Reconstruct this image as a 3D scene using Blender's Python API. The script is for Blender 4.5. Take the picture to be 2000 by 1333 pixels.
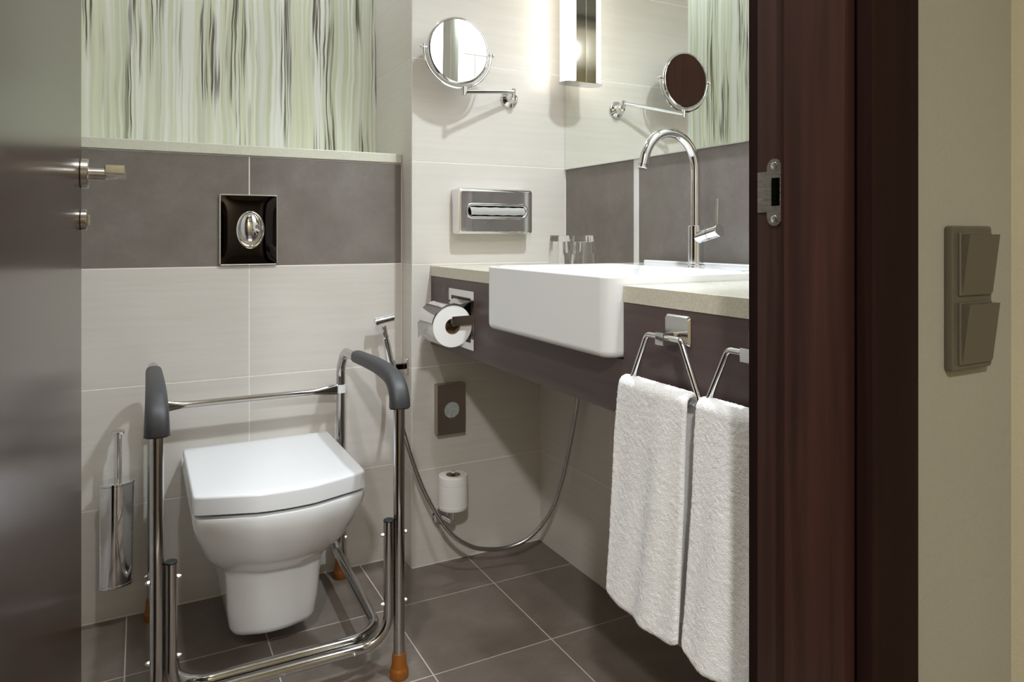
import bpy, bmesh, math, random
from mathutils import Vector, Matrix, noise
random.seed(7)
for o in list(bpy.data.objects): bpy.data.objects.remove(o)
S = bpy.context.scene
COL = S.collection
PI = math.pi
def R(d): return math.radians(d)

# ------------------------------------------------------------------ camera
YAW = 0.4827
cam_d = bpy.data.cameras.new('camera'); cam = bpy.data.objects.new('camera', cam_d); COL.objects.link(cam)
cam.location = (0, 0, 0.9649); cam.rotation_euler = (R(90), 0, -YAW)
cam_d.sensor_width = 36; cam_d.lens = 36*1387.17/2000; cam_d.shift_y = -(666.5-460.98)/2000
cam_d.clip_start = 0.02
S.camera = cam
# ------------------------------------------------------------------ world, colour management
W = bpy.data.worlds.new('world'); S.world = W; W.use_nodes = True
W.node_tree.nodes['Background'].inputs[0].default_value = (0.6, 0.65, 0.7, 1)
W.node_tree.nodes['Background'].inputs[1].default_value = 0.05
S.view_settings.view_transform = 'Standard'; S.view_settings.look = 'None'
S.view_settings.gamma = 1; S.view_settings.use_curve_mapping = False
S.view_settings.exposure = 0.08
# ------------------------------------------------------------------ lights (ceiling downlights; lamp tubes are built with their lamps)
LIGHTS = [  # x, y, z, watts, diameter, colour, spot angle
    (0.12, 0.84, 2.42, 44, .08, (.98, .98, .98), 94),
    (0.975, 0.80, 2.42, 96, .08, (.84, .925, 1.0), 130),
    (0.50, 2.19, 2.42, 17, .08, (.82, .91, 1.0), 150),
    (-0.50, -1.05, 2.42, 235, .16, (.98, .98, .985), 165),
]
def add_downlight(x, y, z, w, dia, col, ang):
    l = bpy.data.lights.new('downlight_bulb', 'SPOT'); l.energy = w; l.color = col
    l.shadow_soft_size = dia/2; l.spot_size = R(ang); l.spot_blend = .85
    o = bpy.data.objects.new('downlight_bulb', l); COL.objects.link(o); o.location = (x, y, z-.012)
    return o
for L in LIGHTS: add_downlight(*L)
LAMP_EMIT = 4.6

# ------------------------------------------------------------------ measured planes
YB, YS, YW = 2.0475, 1.9552, 2.3045       # half wall, boxed-out wall, papered wall
XC, XRL, XR = .6976, 1.1249, 1.221        # side of the box-out, lower right wall, mirror wall
XL = -.22; ZC = 2.45                      # left wall, ceiling
ROW = [.0025, .2819, .5819, .8819, 1.1819, 1.4819, 1.7819, 2.0819, 2.3819, 2.45]
YF = .6045; YH = .4737                    # bathroom face and hall face of the door wall
XJ = .63; XHINGE = -.0824                 # jamb face, open door face
DOOR_H = 2.06

# ------------------------------------------------------------------ materials
def mat(name, col=(.5,.5,.5), rough=.5, metal=0., **kw):
    m = bpy.data.materials.new(name); m.use_nodes = True
    b = m.node_tree.nodes['Principled BSDF']
    b.inputs['Base Color'].default_value = (*col, 1); b.inputs['Roughness'].default_value = rough
    b.inputs['Metallic'].default_value = metal
    for k, v in kw.items(): b.inputs[k.replace('_', ' ')].default_value = v
    return m
def srgb(r, g, b):
    f = lambda c: (c/255/12.92) if c/255 <= .04045 else ((c/255+.055)/1.055)**2.4
    return (f(r), f(g), f(b))
class NT:
    def __init__(s, m): s.t = m.node_tree; s.b = s.t.nodes['Principled BSDF']
    def n(s, typ, **kw):
        x = s.t.nodes.new(typ)
        for k, v in kw.items(): setattr(x, k, v)
        return x
    def l(s, a, b): s.t.links.new(a, b)
    def coord(s, scale=(1,1,1), rnd=False):
        tc = s.n('ShaderNodeTexCoord'); mp = s.n('ShaderNodeMapping'); mp.inputs['Scale'].default_value = scale
        v = tc.outputs['Object']
        if rnd:
            oi = s.n('ShaderNodeObjectInfo'); ad = s.n('ShaderNodeVectorMath', operation='MULTIPLY_ADD')
            cb = s.n('ShaderNodeCombineXYZ')
            for i in range(3): s.l(oi.outputs['Random'], cb.inputs[i])
            s.l(cb.outputs[0], ad.inputs[0]); ad.inputs[1].default_value = (17, 31, 23); s.l(v, ad.inputs[2]); v = ad.outputs[0]
        s.l(v, mp.inputs['Vector']); return mp.outputs[0]
    def noise(s, vec, scale=5, detail=4, rough=.5, dist=0):
        x = s.n('ShaderNodeTexNoise'); x.inputs['Scale'].default_value = scale; x.inputs['Detail'].default_value = detail
        x.inputs['Roughness'].default_value = rough; x.inputs['Distortion'].default_value = dist
        s.l(vec, x.inputs['Vector']); return x.outputs['Fac']
    def ramp(s, fac, stops, interp='LINEAR'):
        x = s.n('ShaderNodeValToRGB'); x.color_ramp.interpolation = interp
        while len(x.color_ramp.elements) < len(stops): x.color_ramp.elements.new(.5)
        for e, (p, c) in zip(x.color_ramp.elements, stops):
            e.position = p; e.color = (*c, 1) if len(c) == 3 else c
        s.l(fac, x.inputs[0]); return x.outputs[0]
    def mix(s, fac, a, b, mode='MIX'):
        x = s.n('ShaderNodeMix', data_type='RGBA', blend_type=mode)
        if isinstance(fac, (int, float)): x.inputs[0].default_value = fac
        else: s.l(fac, x.inputs[0])
        for i, c in ((6, a), (7, b)):
            if isinstance(c, tuple): x.inputs[i].default_value = (*c, 1)
            else: s.l(c, x.inputs[i])
        return x.outputs[2]
    def math(s, op, a, b=0):
        x = s.n('ShaderNodeMath', operation=op)
        for i, c in ((0, a), (1, b)):
            if isinstance(c, (int, float)): x.inputs[i].default_value = c
            else: s.l(c, x.inputs[i])
        return x.outputs[0]
    def bump(s, h, strength=.2, dist=.002):
        x = s.n('ShaderNodeBump'); x.inputs['Strength'].default_value = strength; x.inputs['Distance'].default_value = dist
        s.l(h, x.inputs['Height']); s.l(x.outputs[0], s.b.inputs['Normal'])
    def col(s, c): s.l(c, s.b.inputs['Base Color'])
    def rough(s, c): s.l(c, s.b.inputs['Roughness'])
M = {}
def m_tile_light():
    m = mat('cream_tile', rough=.3); t = NT(m)
    v = t.coord((1.2, 1.2, 26), True); a = t.noise(v, 3, 6, .6)
    v2 = t.coord((1,1,1.6), True); b = t.noise(v2, 4, 3)
    c = t.ramp(a, [(.3, srgb(212,206,198)), (.7, srgb(219,214,207))])
    c = t.mix(t.ramp(b, [(.35,(0,0,0)),(.75,(.35,.35,.35))]), c, srgb(207,200,190))
    t.col(c); t.bump(a, .05, .001); return m
def m_tile_dark(name, c0, c1, c2, rough=.45):
    m = mat(name, rough=rough); t = NT(m)
    v = t.coord((1,1,1), True); a = t.noise(v, 9, 7, .65); b = t.noise(v, 90, 4, .6); d = t.noise(v, 2.2, 2)
    c = t.ramp(a, [(.3, c0), (.52, c1), (.75, c2)])
    c = t.mix(t.ramp(b, [(.45,(0,0,0)),(.75,(.35,.35,.35))]), c, c0)
    c = t.mix(t.ramp(d, [(.4,(0,0,0)),(.7,(.4,.4,.4))]), c, c2)
    t.col(c); t.rough(t.ramp(a, [(.3,(rough-.06,)*3),(.7,(rough+.08,)*3)])); t.bump(b, .06, .0006); return m
def m_wood(name, dark, light, grain=(1,1,.06), rough=.35, scale=60, coat=.0):
    m = mat(name, rough=rough, Coat_Weight=coat, Coat_Roughness=.2); t = NT(m)
    a = t.noise(t.coord(grain), scale, 5, .6, .6); b = t.noise(t.coord(tuple(g*.25 for g in grain)), scale*.5, 3, .5, 1.5)
    c = t.ramp(a, [(.3, dark), (.72, light)])
    c = t.mix(t.ramp(b, [(.4,(0,0,0)),(.65,(.6,.6,.6))]), c, dark)
    t.col(c); t.bump(a, .05, .0005); return m
def m_paper():
    m = mat('striped_wallpaper', rough=.55); t = NT(m)
    wob = t.noise(t.coord((9,1,3.2)), 1.0, 3, .5)                       # slow sideways wander of each stripe
    tc = t.n('ShaderNodeTexCoord'); sp = t.n('ShaderNodeSeparateXYZ'); t.l(tc.outputs['Object'], sp.inputs[0])
    x = t.math('ADD', sp.outputs[0], t.math('MULTIPLY', t.math('SUBTRACT', wob, .5), .035))
    def stripes(fx, fz, seed, det=2, rough=.5):
        cb = t.n('ShaderNodeCombineXYZ'); t.l(t.math('MULTIPLY', x, fx), cb.inputs[0]); cb.inputs[1].default_value = seed
        t.l(t.math('MULTIPLY', sp.outputs[2], fz), cb.inputs[2]); return t.noise(cb.outputs[0], 1, det, rough)
    fine = stripes(115, .9, 1.3); mid = stripes(34, 1.0, 7.7); ink = stripes(170, 2.6, 4.1, 1); clus = stripes(17, 1.7, 11.3, 2); tint = stripes(9, 1.0, 15.9)
    green = t.mix(t.ramp(tint, [(.4,(0,0,0)),(.62,(1,1,1))]), srgb(211,216,186), srgb(226,229,203))
    c = t.ramp(fine, [(.40,(0,0,0)),(.50,(.5,.5,.5)),(.56,(1,1,1))])
    c = t.mix(c, green, srgb(240,242,236))
    c = t.mix(t.ramp(mid, [(.52,(0,0,0)),(.68,(.35,.35,.35))]), c, srgb(170,176,148))
    k = t.math('MULTIPLY', t.ramp(ink, [(.49,(0,0,0)),(.58,(.95,.95,.95))]), t.ramp(clus, [(.52,(0,0,0)),(.60,(1,1,1))]))
    c = t.mix(k, c, srgb(84,77,65))
    t.col(c); return m
def m_stone(name, c0, c1, rough=.25):
    m = mat(name, rough=rough); t = NT(m); a = t.noise(t.coord(), 260, 3, .6)
    t.col(t.ramp(a, [(.35, c0), (.65, c1)])); return m
def m_plaster(name, c0, c1):
    m = mat(name, rough=.85); t = NT(m); a = t.noise(t.coord(), 240, 4, .65); b = t.noise(t.coord(), 4, 3)
    t.col(t.mix(b, c0, c1)); t.bump(a, .35, .0015); return m
def m_towel():
    m = mat('terry_cotton', srgb(250,250,250), rough=.95, Sheen_Weight=.35, Sheen_Roughness=.5); t = NT(m)
    a = t.noise(t.coord(), 420, 3, .7); t.bump(a, .9, .0022); return m
def m_brushed(name, c, rough=.28, scale=(1,1,60)):
    m = mat(name, c, rough, 1.0); t = NT(m); a = t.noise(t.coord(scale), 30, 3, .6)
    t.rough(t.ramp(a, [(.3,(rough-.06,)*3),(.7,(rough+.08,)*3)])); return m
M['tile'] = m_tile_light()
M['dark'] = m_tile_dark('taupe_tile', srgb(110,102,96), srgb(124,116,110), srgb(138,131,124))
M['floor'] = m_tile_dark('brown_floor_tile', srgb(100,89,80), srgb(116,105,96), srgb(132,122,113), .38)
M['grout'] = mat('light_grout', srgb(240,234,226), .8)
M['fgrout'] = mat('floor_grout', srgb(196,187,177), .8)
M['paper'] = m_paper()
M['ledge'] = m_stone('cream_quartz', srgb(214,214,196), srgb(228,227,211), .3)
M['counter'] = m_stone('sand_quartz', srgb(198,193,175), srgb(214,209,192), .13)
M['wood'] = m_wood('dark_frame_wood', srgb(44,25,20), srgb(72,45,37), (1,1,.035), .36, 55)
M['casing'] = m_wood('casing_wood', srgb(27,14,11), srgb(40,23,18), (1,1,.035), .6, 55)
M['casing'].node_tree.nodes['Principled BSDF'].inputs['Specular IOR Level'].default_value = .08
M['doorw'] = m_wood('door_veneer', srgb(46,30,26), srgb(60,41,36), (1,1,.03), .19, 70, 0)
M['doorw'].node_tree.nodes['Principled BSDF'].inputs['Specular IOR Level'].default_value = .15
M['apron'] = m_wood('apron_wood', srgb(76,61,59), srgb(94,77,74), (1,.04,1), .42, 60)
M['hallwall'] = m_plaster('hall_plaster', srgb(142,138,122), srgb(150,146,130))
M['sidewall'] = m_plaster('pale_hall_plaster', srgb(182,173,146), srgb(190,181,154))
M['white'] = mat('white_paint', srgb(235,233,228), .7)
M['ceramic'] = mat('white_ceramic', srgb(240,241,242), .12, 0, Coat_Weight=.5, Coat_Roughness=.04)
M['lid'] = mat('white_seat_plastic', srgb(228,229,231), .16)
M['chrome'] = mat('chrome', (.78,.78,.79), .07, 1)
M['chrome2'] = mat('chrome_tube', (.50,.485,.47), .10, 1)
M['mirror'] = mat('mirror_glass', (.88,.91,.87), .0, 1)
M['shmirror'] = mat('shaving_mirror_glass', (.92,.92,.90), .0, 1)
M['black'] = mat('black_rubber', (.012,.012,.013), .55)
M['pad'] = mat('grey_foam', srgb(58,58,60), .5)
M['amber'] = mat('amber_rubber', srgb(158,92,26), .4, 0, Transmission_Weight=.25)
M['nickel'] = m_brushed('satin_nickel', (.52,.49,.45), .27)
M['steel'] = m_brushed('brushed_steel', (.44,.38,.33), .32, (1,1,60))
M['flush'] = mat('dark_chrome', (.03,.026,.026), .06, 1)
M['screw'] = mat('zinc_screw', (.75,.75,.72), .3, 1)
M['paperroll'] = mat('tissue_paper', srgb(238,236,232), .95)
M['card'] = mat('cardboard_core', srgb(150,125,100), .9)
M['bag'] = mat('clear_bag', srgb(190,196,196), .25, 0, Transmission_Weight=.15)
M['glass'] = mat('drinking_glass', (1,1,1), .0, 0, Transmission_Weight=1.0, IOR=1.47)
M['switch'] = mat('bronze_switch', srgb(96,89,76), .38, .35)
M['hole'] = mat('dark_void', (.003,.003,.003), 1.0, 0, Specular_IOR_Level=0)
M['towel'] = m_towel()
M['clip'] = mat('white_plastic', srgb(232,232,230), .4)
M['hose'] = mat('hose_metal', (.55,.54,.53), .25, 1)
M['carpet'] = mat('hall_carpet', srgb(96,84,70), .95)
m = mat('lamp_diffuser', (1,1,1), .4); b = m.node_tree.nodes['Principled BSDF']
b.inputs['Emission Color'].default_value = (1, .95, .86, 1); b.inputs['Emission Strength'].default_value = LAMP_EMIT
M['glow'] = m
m = mat('downlight_lens', (1,1,1), .4); b = m.node_tree.nodes['Principled BSDF']
b.inputs['Emission Color'].default_value = (1, .95, .88, 1); b.inputs['Emission Strength'].default_value = 6
M['lens'] = m

# ------------------------------------------------------------------ mesh helpers
def box(bm, x0, x1, y0, y1, z0, z1, bev=0, seg=2):
    vs = [bm.verts.new(p) for p in ((x0,y0,z0),(x1,y0,z0),(x1,y1,z0),(x0,y1,z0),(x0,y0,z1),(x1,y0,z1),(x1,y1,z1),(x0,y1,z1))]
    fs = [bm.faces.new([vs[i] for i in q]) for q in ((3,2,1,0),(4,5,6,7),(0,1,5,4),(1,2,6,5),(2,3,7,6),(3,0,4,7))]
    if bev:
        es = list({e for f in fs for e in f.edges})
        bmesh.ops.bevel(bm, geom=es, offset=bev, segments=seg, affect='EDGES', profile=.5)
    return vs
def loft(bm, rings, cap0=True, cap1=True, closed=True):
    vr = [[bm.verts.new(p) for p in r] for r in rings]
    n = len(vr[0])
    for a, b in zip(vr, vr[1:]):
        for i in range(n if closed else n-1):
            j = (i+1) % n
            bm.faces.new((a[i], a[j], b[j], b[i]))
    if cap0: bm.faces.new(list(reversed(vr[0])))
    if cap1: bm.faces.new(vr[-1])
    return vr
def basis(d):
    d = Vector(d).normalized(); u = d.orthogonal().normalized(); return d, u, d.cross(u)
def cyl(bm, p0, p1, r0, r1=None, seg=20, bev=0):
    p0, p1 = Vector(p0), Vector(p1); d, u, v = basis(p1-p0); r1 = r0 if r1 is None else r1
    ring = lambda p, r: [p+(u*math.cos(2*PI*i/seg)+v*math.sin(2*PI*i/seg))*r for i in range(seg)]
    if bev: rings = [ring(p0, r0-bev), ring(p0+d*bev, r0), ring(p1-d*bev, r1), ring(p1, r1-bev)]
    else: rings = [ring(p0, r0), ring(p1, r1)]
    loft(bm, rings)
def lathe(bm, prof, c, axis=(0,0,1), seg=28, cap=True):
    d, u, v = basis(axis); c = Vector(c)
    rings = [[c+d*h+(u*math.cos(2*PI*i/seg)+v*math.sin(2*PI*i/seg))*r for i in range(seg)] for r, h in prof]
    loft(bm, rings, cap, cap)
def fillet(pts, rad, n=8):
    pts = [Vector(p) for p in pts]; out = [pts[0]]
    rads = rad if isinstance(rad, (list, tuple)) else [rad]*(len(pts)-2)
    for k in range(1, len(pts)-1):
        a, b, c = pts[k-1], pts[k], pts[k+1]
        da, dc = (a-b).normalized(), (c-b).normalized(); ang = da.angle(dc)
        if abs(ang-PI) < .02 or rads[k-1] <= 0: out.append(b); continue
        t = min(rads[k-1]/math.tan(ang/2), (a-b).length*.49, (c-b).length*.49); r = t*math.tan(ang/2)
        cen = b+(da+dc).normalized()*(r/math.sin(ang/2))
        s, e = b+da*t-cen, b+dc*t-cen; ax = s.cross(e).normalized(); tot = s.angle(e)
        for i in range(n+1): out.append(cen+Matrix.Rotation(tot*i/n, 3, ax) @ s)
    out.append(pts[-1]); return out
def catmull(pts, n=10):
    P = [Vector(p) for p in pts]; P = [P[0]*2-P[1]]+P+[P[-1]*2-P[-2]]; out = []
    for i in range(1, len(P)-2):
        for k in range(n):
            t = k/n; a, b, c, d = P[i-1], P[i], P[i+1], P[i+2]
            out.append(.5*((2*b)+(c-a)*t+(2*a-5*b+4*c-d)*t*t+(3*b-a-3*c+d)*t**3))
    out.append(P[-2]); return out
def tube(bm, pts, r, seg=14, rfun=None, flat=None):
    pts = [Vector(p) for p in pts]; rings = []; up = None
    for i, p in enumerate(pts):
        d = (pts[min(i+1, len(pts)-1)]-pts[max(i-1, 0)]).normalized()
        if up is None: up = d.orthogonal().normalized()
        else: up = (up-d*up.dot(d)).normalized()
        v = d.cross(up); rr = rfun(i/(len(pts)-1)) if rfun else r
        rings.append([p+(up*math.cos(2*PI*k/seg)+v*math.sin(2*PI*k/seg))*rr for k in range(seg)])
    loft(bm, rings)
def prism(bm, poly, axis, lo, hi, bev=0):
    def P(a, b, h): return {'x': (h,a,b), 'y': (a,h,b), 'z': (a,b,h)}[axis]
    v0 = [bm.verts.new(P(a,b,lo)) for a,b in poly]; v1 = [bm.verts.new(P(a,b,hi)) for a,b in poly]
    n = len(poly); f = [bm.faces.new(v0), bm.faces.new(list(reversed(v1)))]
    for i in range(n): f.append(bm.faces.new((v0[i], v1[i], v1[(i+1)%n], v0[(i+1)%n])))
    if bev: bmesh.ops.bevel(bm, geom=list({e for q in f[:2] for e in q.edges}), offset=bev, segments=2, affect='EDGES', profile=.5)
def rrect(x0, x1, y0, y1, r, n=6):
    out = []
    for cx, cy, a in ((x1-r,y1-r,0),(x0+r,y1-r,90),(x0+r,y0+r,180),(x1-r,y0+r,270)):
        for i in range(n+1): t = R(a+90*i/n); out.append((cx+r*math.cos(t), cy+r*math.sin(t)))
    return out
def ball(bm, c, r, seg=12):
    lathe(bm, [(r*math.sin(PI*k/8) if 0 < k < 8 else r*.02, -r*math.cos(PI*k/8)) for k in range(9)], c, seg=seg)

ROOTLOC = {}
def rootloc(o):
    while o.parent: o = o.parent
    return Vector(o.location)
def obj(name, bm, material, parent=None, smooth=35, origin=None):
    """one bmesh in world coordinates -> one mesh object"""
    bmesh.ops.recalc_face_normals(bm, faces=bm.faces[:])
    off = rootloc(parent) if parent else Vector(origin or (0,0,0))
    if parent and origin: off = Vector(origin)
    bmesh.ops.translate(bm, verts=bm.verts[:], vec=-off)
    me = bpy.data.meshes.new(name); bm.to_mesh(me); bm.free()
    me.materials.append(M[material])
    if smooth:
        for p in me.polygons: p.use_smooth = True
        me.set_sharp_from_angle(angle=R(smooth))
    o = bpy.data.objects.new(name, me); COL.objects.link(o)
    if smooth and smooth < 60 and len(me.polygons) < 4000:
        wm = o.modifiers.new('normals', 'WEIGHTED_NORMAL'); wm.keep_sharp = True; wm.weight = 100
    if parent: o.parent = parent; o.location = off-rootloc(parent)
    else: o.location = off
    return o
def thing(name, label, cat, loc, group=None):
    o = bpy.data.objects.new(name, None); COL.objects.link(o); o.location = loc; o.empty_display_size = .05
    o['label'] = label; o['category'] = cat
    if group: o['group'] = group
    return o
def tag(o, label, cat, group=None):
    o['label'] = label; o['category'] = cat
    if group: o['group'] = group
    return o
def struct(name, bm, material, label, cat, smooth=0):
    o = obj(name, bm, material, smooth=smooth); o['kind'] = 'structure'; o['label'] = label; o['category'] = cat; return o
def B(*a, **k):
    bm = bmesh.new(); box(bm, *a, **k); return bm
TILES = {}
def tile(parent, material, x0, x1, y0, y1, z0, z1):
    """one tile with eased edges; alike tiles share their mesh"""
    key = (material, round(x1-x0,3), round(y1-y0,3), round(z1-z0,3))
    c = Vector(((x0+x1)/2, (y0+y1)/2, (z0+z1)/2))
    if key not in TILES:
        bm = B(x0-c.x, x1-c.x, y0-c.y, y1-c.y, z0-c.z, z1-c.z, bev=.0004, seg=1)
        me = bpy.data.meshes.new('tile'); bm.to_mesh(me); bm.free(); me.materials.append(M[material]); TILES[key] = me
    o = bpy.data.objects.new('tile', TILES[key]); COL.objects.link(o); o.parent = parent; o.location = c-Vector(parent.location)
    return o
G = .0015   # half joint
TH = .006   # tile body proud of the grout bed
def cuts(a, b, joints): return [a]+sorted(j for j in joints if a < j < b)+[b]
def tile_wall(parent, plane, pos, side, a, b, joints, rows, materials):
    """tiles on a plane 'x' or 'y'; side -1 faces the lower coordinate"""
    for (z0, z1), mt in zip(zip(rows, rows[1:]), materials):
        js = cuts(a, b, joints)
        for u0, u1 in zip(js, js[1:]):
            lo, hi = (pos, pos+TH) if side < 0 else (pos-TH, pos)
            if plane == 'y': tile(parent, mt, u0+G, u1-G, lo, hi, z0+G, z1-G)
            else: tile(parent, mt, lo, hi, u0+G, u1-G, z0+G, z1-G)

# ================================================================== SETTING
D = .0006  # grout bed lies this far behind the tile faces
# floor
fl = struct('floor', B(XL-.02, XRL+.12, YF-.13, YW, -.05, -.0005), 'fgrout', 'dark brown square-tiled bathroom floor', 'floor')
FX, FY, SX, SY = .8721, 1.771, .3006, .3095
xs = cuts(XL, XRL, [FX+SX*k for k in range(-6, 4)]); ys = cuts(YF-.02, YB, [FY+SY*k for k in range(-6, 3)])
for x0, x1 in zip(xs, xs[1:]):
    for y0, y1 in zip(ys, ys[1:]): tile(fl, 'floor', x0+G, x1-G, y0+G, y1-G, -.008, 0)
struct('floor_hall', B(-1.3, .95, -1.6, YF-.022, -.05, -.001), 'carpet', 'brown hall floor outside the bathroom', 'floor')
# half wall behind the toilet
wb = struct('wall_back_lower', B(XL, XC+.01, YB+D, YW+.02, 0, 1.1825), 'grout', 'tiled half wall behind the toilet with a dark band', 'wall')
tile_wall(wb, 'y', YB, -1, XL, XC, [.2645, -.3355], ROW[:5], ['tile','tile','tile','dark'])
# papered wall
struct('wall_back', B(XL-.1, XC+.05, YW, YW+.1, 1.18, ZC), 'paper', 'wall papered in wavy green, white and brown vertical stripes', 'wall')
# ledge
struct('trim_1', B(XL, XC-.0005, YB-.006, YW, 1.1835, 1.2105, bev=.002), 'ledge', 'pale cream stone ledge on top of the half wall', 'ledge')
# boxed-out wall (side + front)
wc = struct('wall_box', B(XC+D, XR+.1, YS+D, YW+.1, 0, ZC), 'grout', 'cream tiled box-out wall carrying the shaving mirror and tissue box', 'wall')
tile_wall(wc, 'y', YS, -1, XC, XR, [], ROW, ['tile']*9)
tile_wall(wc, 'x', XC, -1, YS+TH, YB, [], ROW[:5], ['tile']*4)
tile_wall(wc, 'x', XC, -1, YS+TH, YW, [], ROW[4:], ['tile']*5)
# lower right wall
wr = struct('wall_right_lower', B(XRL+D, XR+.1, YF, YS, 0, .84), 'grout', 'cream tiled wall under the vanity counter', 'wall')
tile_wall(wr, 'x', XRL, -1, YF, YS, [1.577, .977], [0, ROW[1], ROW[2], .84], ['tile']*3)
# upper right wall
wu = struct('wall_right', B(XR+D, XR+.12, YF-.1, YS+.01, .84, ZC), 'grout', 'right wall with dark tiles below the large mirror', 'wall')
for y0, y1 in ((YF, 1.5768), (1.5974, YS)): tile(wu, 'dark', XR, XR+TH, y0+G, y1-G, .8775, 1.178)
obj('joint_strip', B(XR-.0004, XR+.006, 1.5768, 1.5974, .8775, 1.178, bev=.0006, seg=1), 'clip', wu)['label'] = 'white vertical strip between two dark tiles'
# left wall and door wall (inside), ceiling
wl = struct('wall_left', B(XL-.12, XL-D, YF-.13, YW, 0, ZC), 'grout', 'cream tiled wall behind the open door', 'wall')
tile_wall(wl, 'x', XL, 1, YF, YB, [.9, 1.5], ROW, ['tile']*9)
wf = struct('wall_front', B(XJ+.042, XR+.1, YH, YF-D, 0, ZC), 'hallwall', 'beige textured hall wall beside the door frame', 'wall')
tile_wall(wf, 'y', YF, 1, XJ+.085, XR, [.98], ROW, ['tile']*9)
struct('wall_front_left', B(-1.3, XHINGE-.075, YH, YF-D, 0, ZC), 'hallwall', 'beige hall wall left of the doorway', 'wall')
struct('wall_front_top', B(XHINGE-.075, XJ+.042, YH, YF-D, DOOR_H+.04, ZC), 'hallwall', 'beige hall wall above the doorway', 'wall')
struct('ceiling', B(-1.4, XR+.2, -1.7, YW+.15, ZC, ZC+.06), 'white', 'white ceiling', 'ceiling')
struct('wall_hall_right', B(.92, 1.05, -1.6, YH, 0, ZC), 'sidewall', 'pale yellow hall wall meeting the switch wall at the corner', 'wall')
struct('wall_hall_left', B(-1.4, -1.3, -1.7, YF, 0, ZC), 'sidewall', 'pale hall wall left of the doorway', 'wall')
struct('wall_hall_back', B(-1.4, 1.05, -1.7, -1.6, 0, ZC), 'sidewall', 'pale hall wall opposite the bathroom', 'wall')
# door frame: jamb with rebate, casing
bm = bmesh.new()
prism(bm, [(XJ,.479),(XJ,.5575),(XJ+.012,.5575),(XJ+.012,YF),(XJ+.042,YF),(XJ+.042,.479)], 'z', 0, DOOR_H+.04)
jamb = struct('trim_2', bm, 'wood', 'dark wood door jamb with metal strike plate', 'door frame')
obj('seal', B(XJ-.0006, XJ+.012, .5555, .5590, 0, DOOR_H), 'doorw', jamb, 0)['label'] = 'thin sealing strip along the rebate'
obj('casing', B(XJ+.010, XJ+.0827, .4545, .4737, 0, DOOR_H+.07, bev=.0015), 'casing', jamb, 0)['label'] = 'flat dark casing board facing the hall'
obj('casing', B(XJ+.012, XJ+.082, YF+.0005, YF+.014, 0, DOOR_H+.07, bev=.0015), 'casing', jamb, 0)
bm = bmesh.new(); box(bm, XHINGE-.075, XHINGE-.045, .479, YF, 0, DOOR_H+.04)
jl = struct('trim_3', bm, 'wood', 'dark wood hinge-side door jamb at the open door', 'door frame')
obj('casing', B(XHINGE-.13, XHINGE-.058, .4545, .4737, 0, DOOR_H+.07, bev=.0015), 'casing', jl, 0)
bm = bmesh.new(); box(bm, XHINGE-.075, XJ+.042, .479, YF, DOOR_H+.01, DOOR_H+.04)
struct('trim_4', bm, 'wood', 'dark wood head of the door frame', 'door frame')
# mirror
mr = thing('wall_mirror', 'large frameless wall mirror above the basin', 'mirror', (XR, 1.27, 1.18))
obj('glass', B(XR-.004, XR-.0003, YF+.02, YS-.001, 1.1815, 2.30), 'mirror', mr, 0)
obj('edge_strip', B(XR-.006, XR-.0003, YF+.02, YS-.001, 1.178, 1.1813), 'chrome', mr, 0)['label'] = 'thin polished lower edge'
XM = XR-.004

# ================================================================== BATHROOM DOOR LEAF
dr = thing('door_1', 'open dark veneered door leaf with satin lever handle', 'door', (XHINGE-.02, .62, 0)); dr['kind'] = 'structure'
DE = 1.3205
obj('leaf', B(XHINGE-.04, XHINGE, .565, DE, .006, DOOR_H-.005, bev=.0012), 'doorw', dr, 0)
HZ = 1.0625; HY = 1.300
bm = bmesh.new(); cyl(bm, (XHINGE, HY, HZ), (XHINGE+.0115, HY, HZ), .0235, seg=40, bev=.0012)
h = obj('handle', bm, 'nickel', dr); h['label'] = 'satin metal lever handle'
bm = bmesh.new(); cyl(bm, (XHINGE+.0115, HY, HZ), (XHINGE+.034, HY, HZ), .0095, seg=24); cyl(bm, (XHINGE+.034, HY, HZ), (XHINGE+.045, HY, HZ-.001), .0095, .006, seg=24)
obj('neck', bm, 'nickel', h)
bm = bmesh.new(); box(bm, XHINGE+.037, XHINGE+.063, HY-.115, HY+.008, HZ-.007, HZ+.006, bev=.0012)
obj('lever', bm, 'nickel', h)
bm = bmesh.new(); cyl(bm, (XHINGE, HY, .990), (XHINGE+.009, HY, .990), .0165, seg=36, bev=.001); 
tt = obj('thumbturn', bm, 'nickel', dr); tt['label'] = 'round privacy thumbturn'
bm = bmesh.new(); box(bm, XHINGE+.009, XHINGE+.0135, HY-.005, HY+.005, .981, .998, bev=.001); obj('knob', bm, 'nickel', tt)

# strike plate on the jamb
XK = XJ+.012
st = thing('strike_plate', 'satin metal strike plate with latch hole on the door jamb', 'strike plate', (XK, .58, 1.015))
def arc(cy, cz, r, a0, a1, n=10): return [(cy+r*math.cos(R(a0+(a1-a0)*i/n)), cz+r*math.sin(R(a0+(a1-a0)*i/n))) for i in range(n+1)]
bm = bmesh.new()
hy0, hy1, hz0, hz1 = .5705, .5825, .999, 1.031
outer = arc(.5785, .9865, .0105, 180, 360)+[(.589,.992),(.603,.992),(.603,1.0387),(.589,1.0387)]+arc(.5785, 1.0425, .0105, 0, 180)
vo = [bm.verts.new((XK-.0016, y, z)) for y, z in outer]; vi = [bm.verts.new((XK-.0016, y, z)) for y, z in ((hy0,hz0),(hy1,hz0),(hy1,hz1),(hy0,hz1))]
eo = [bm.edges.new((vo[i], vo[(i+1)%len(vo)])) for i in range(len(vo))]+[bm.edges.new((vi[i], vi[(i+1)%4])) for i in range(4)]
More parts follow.
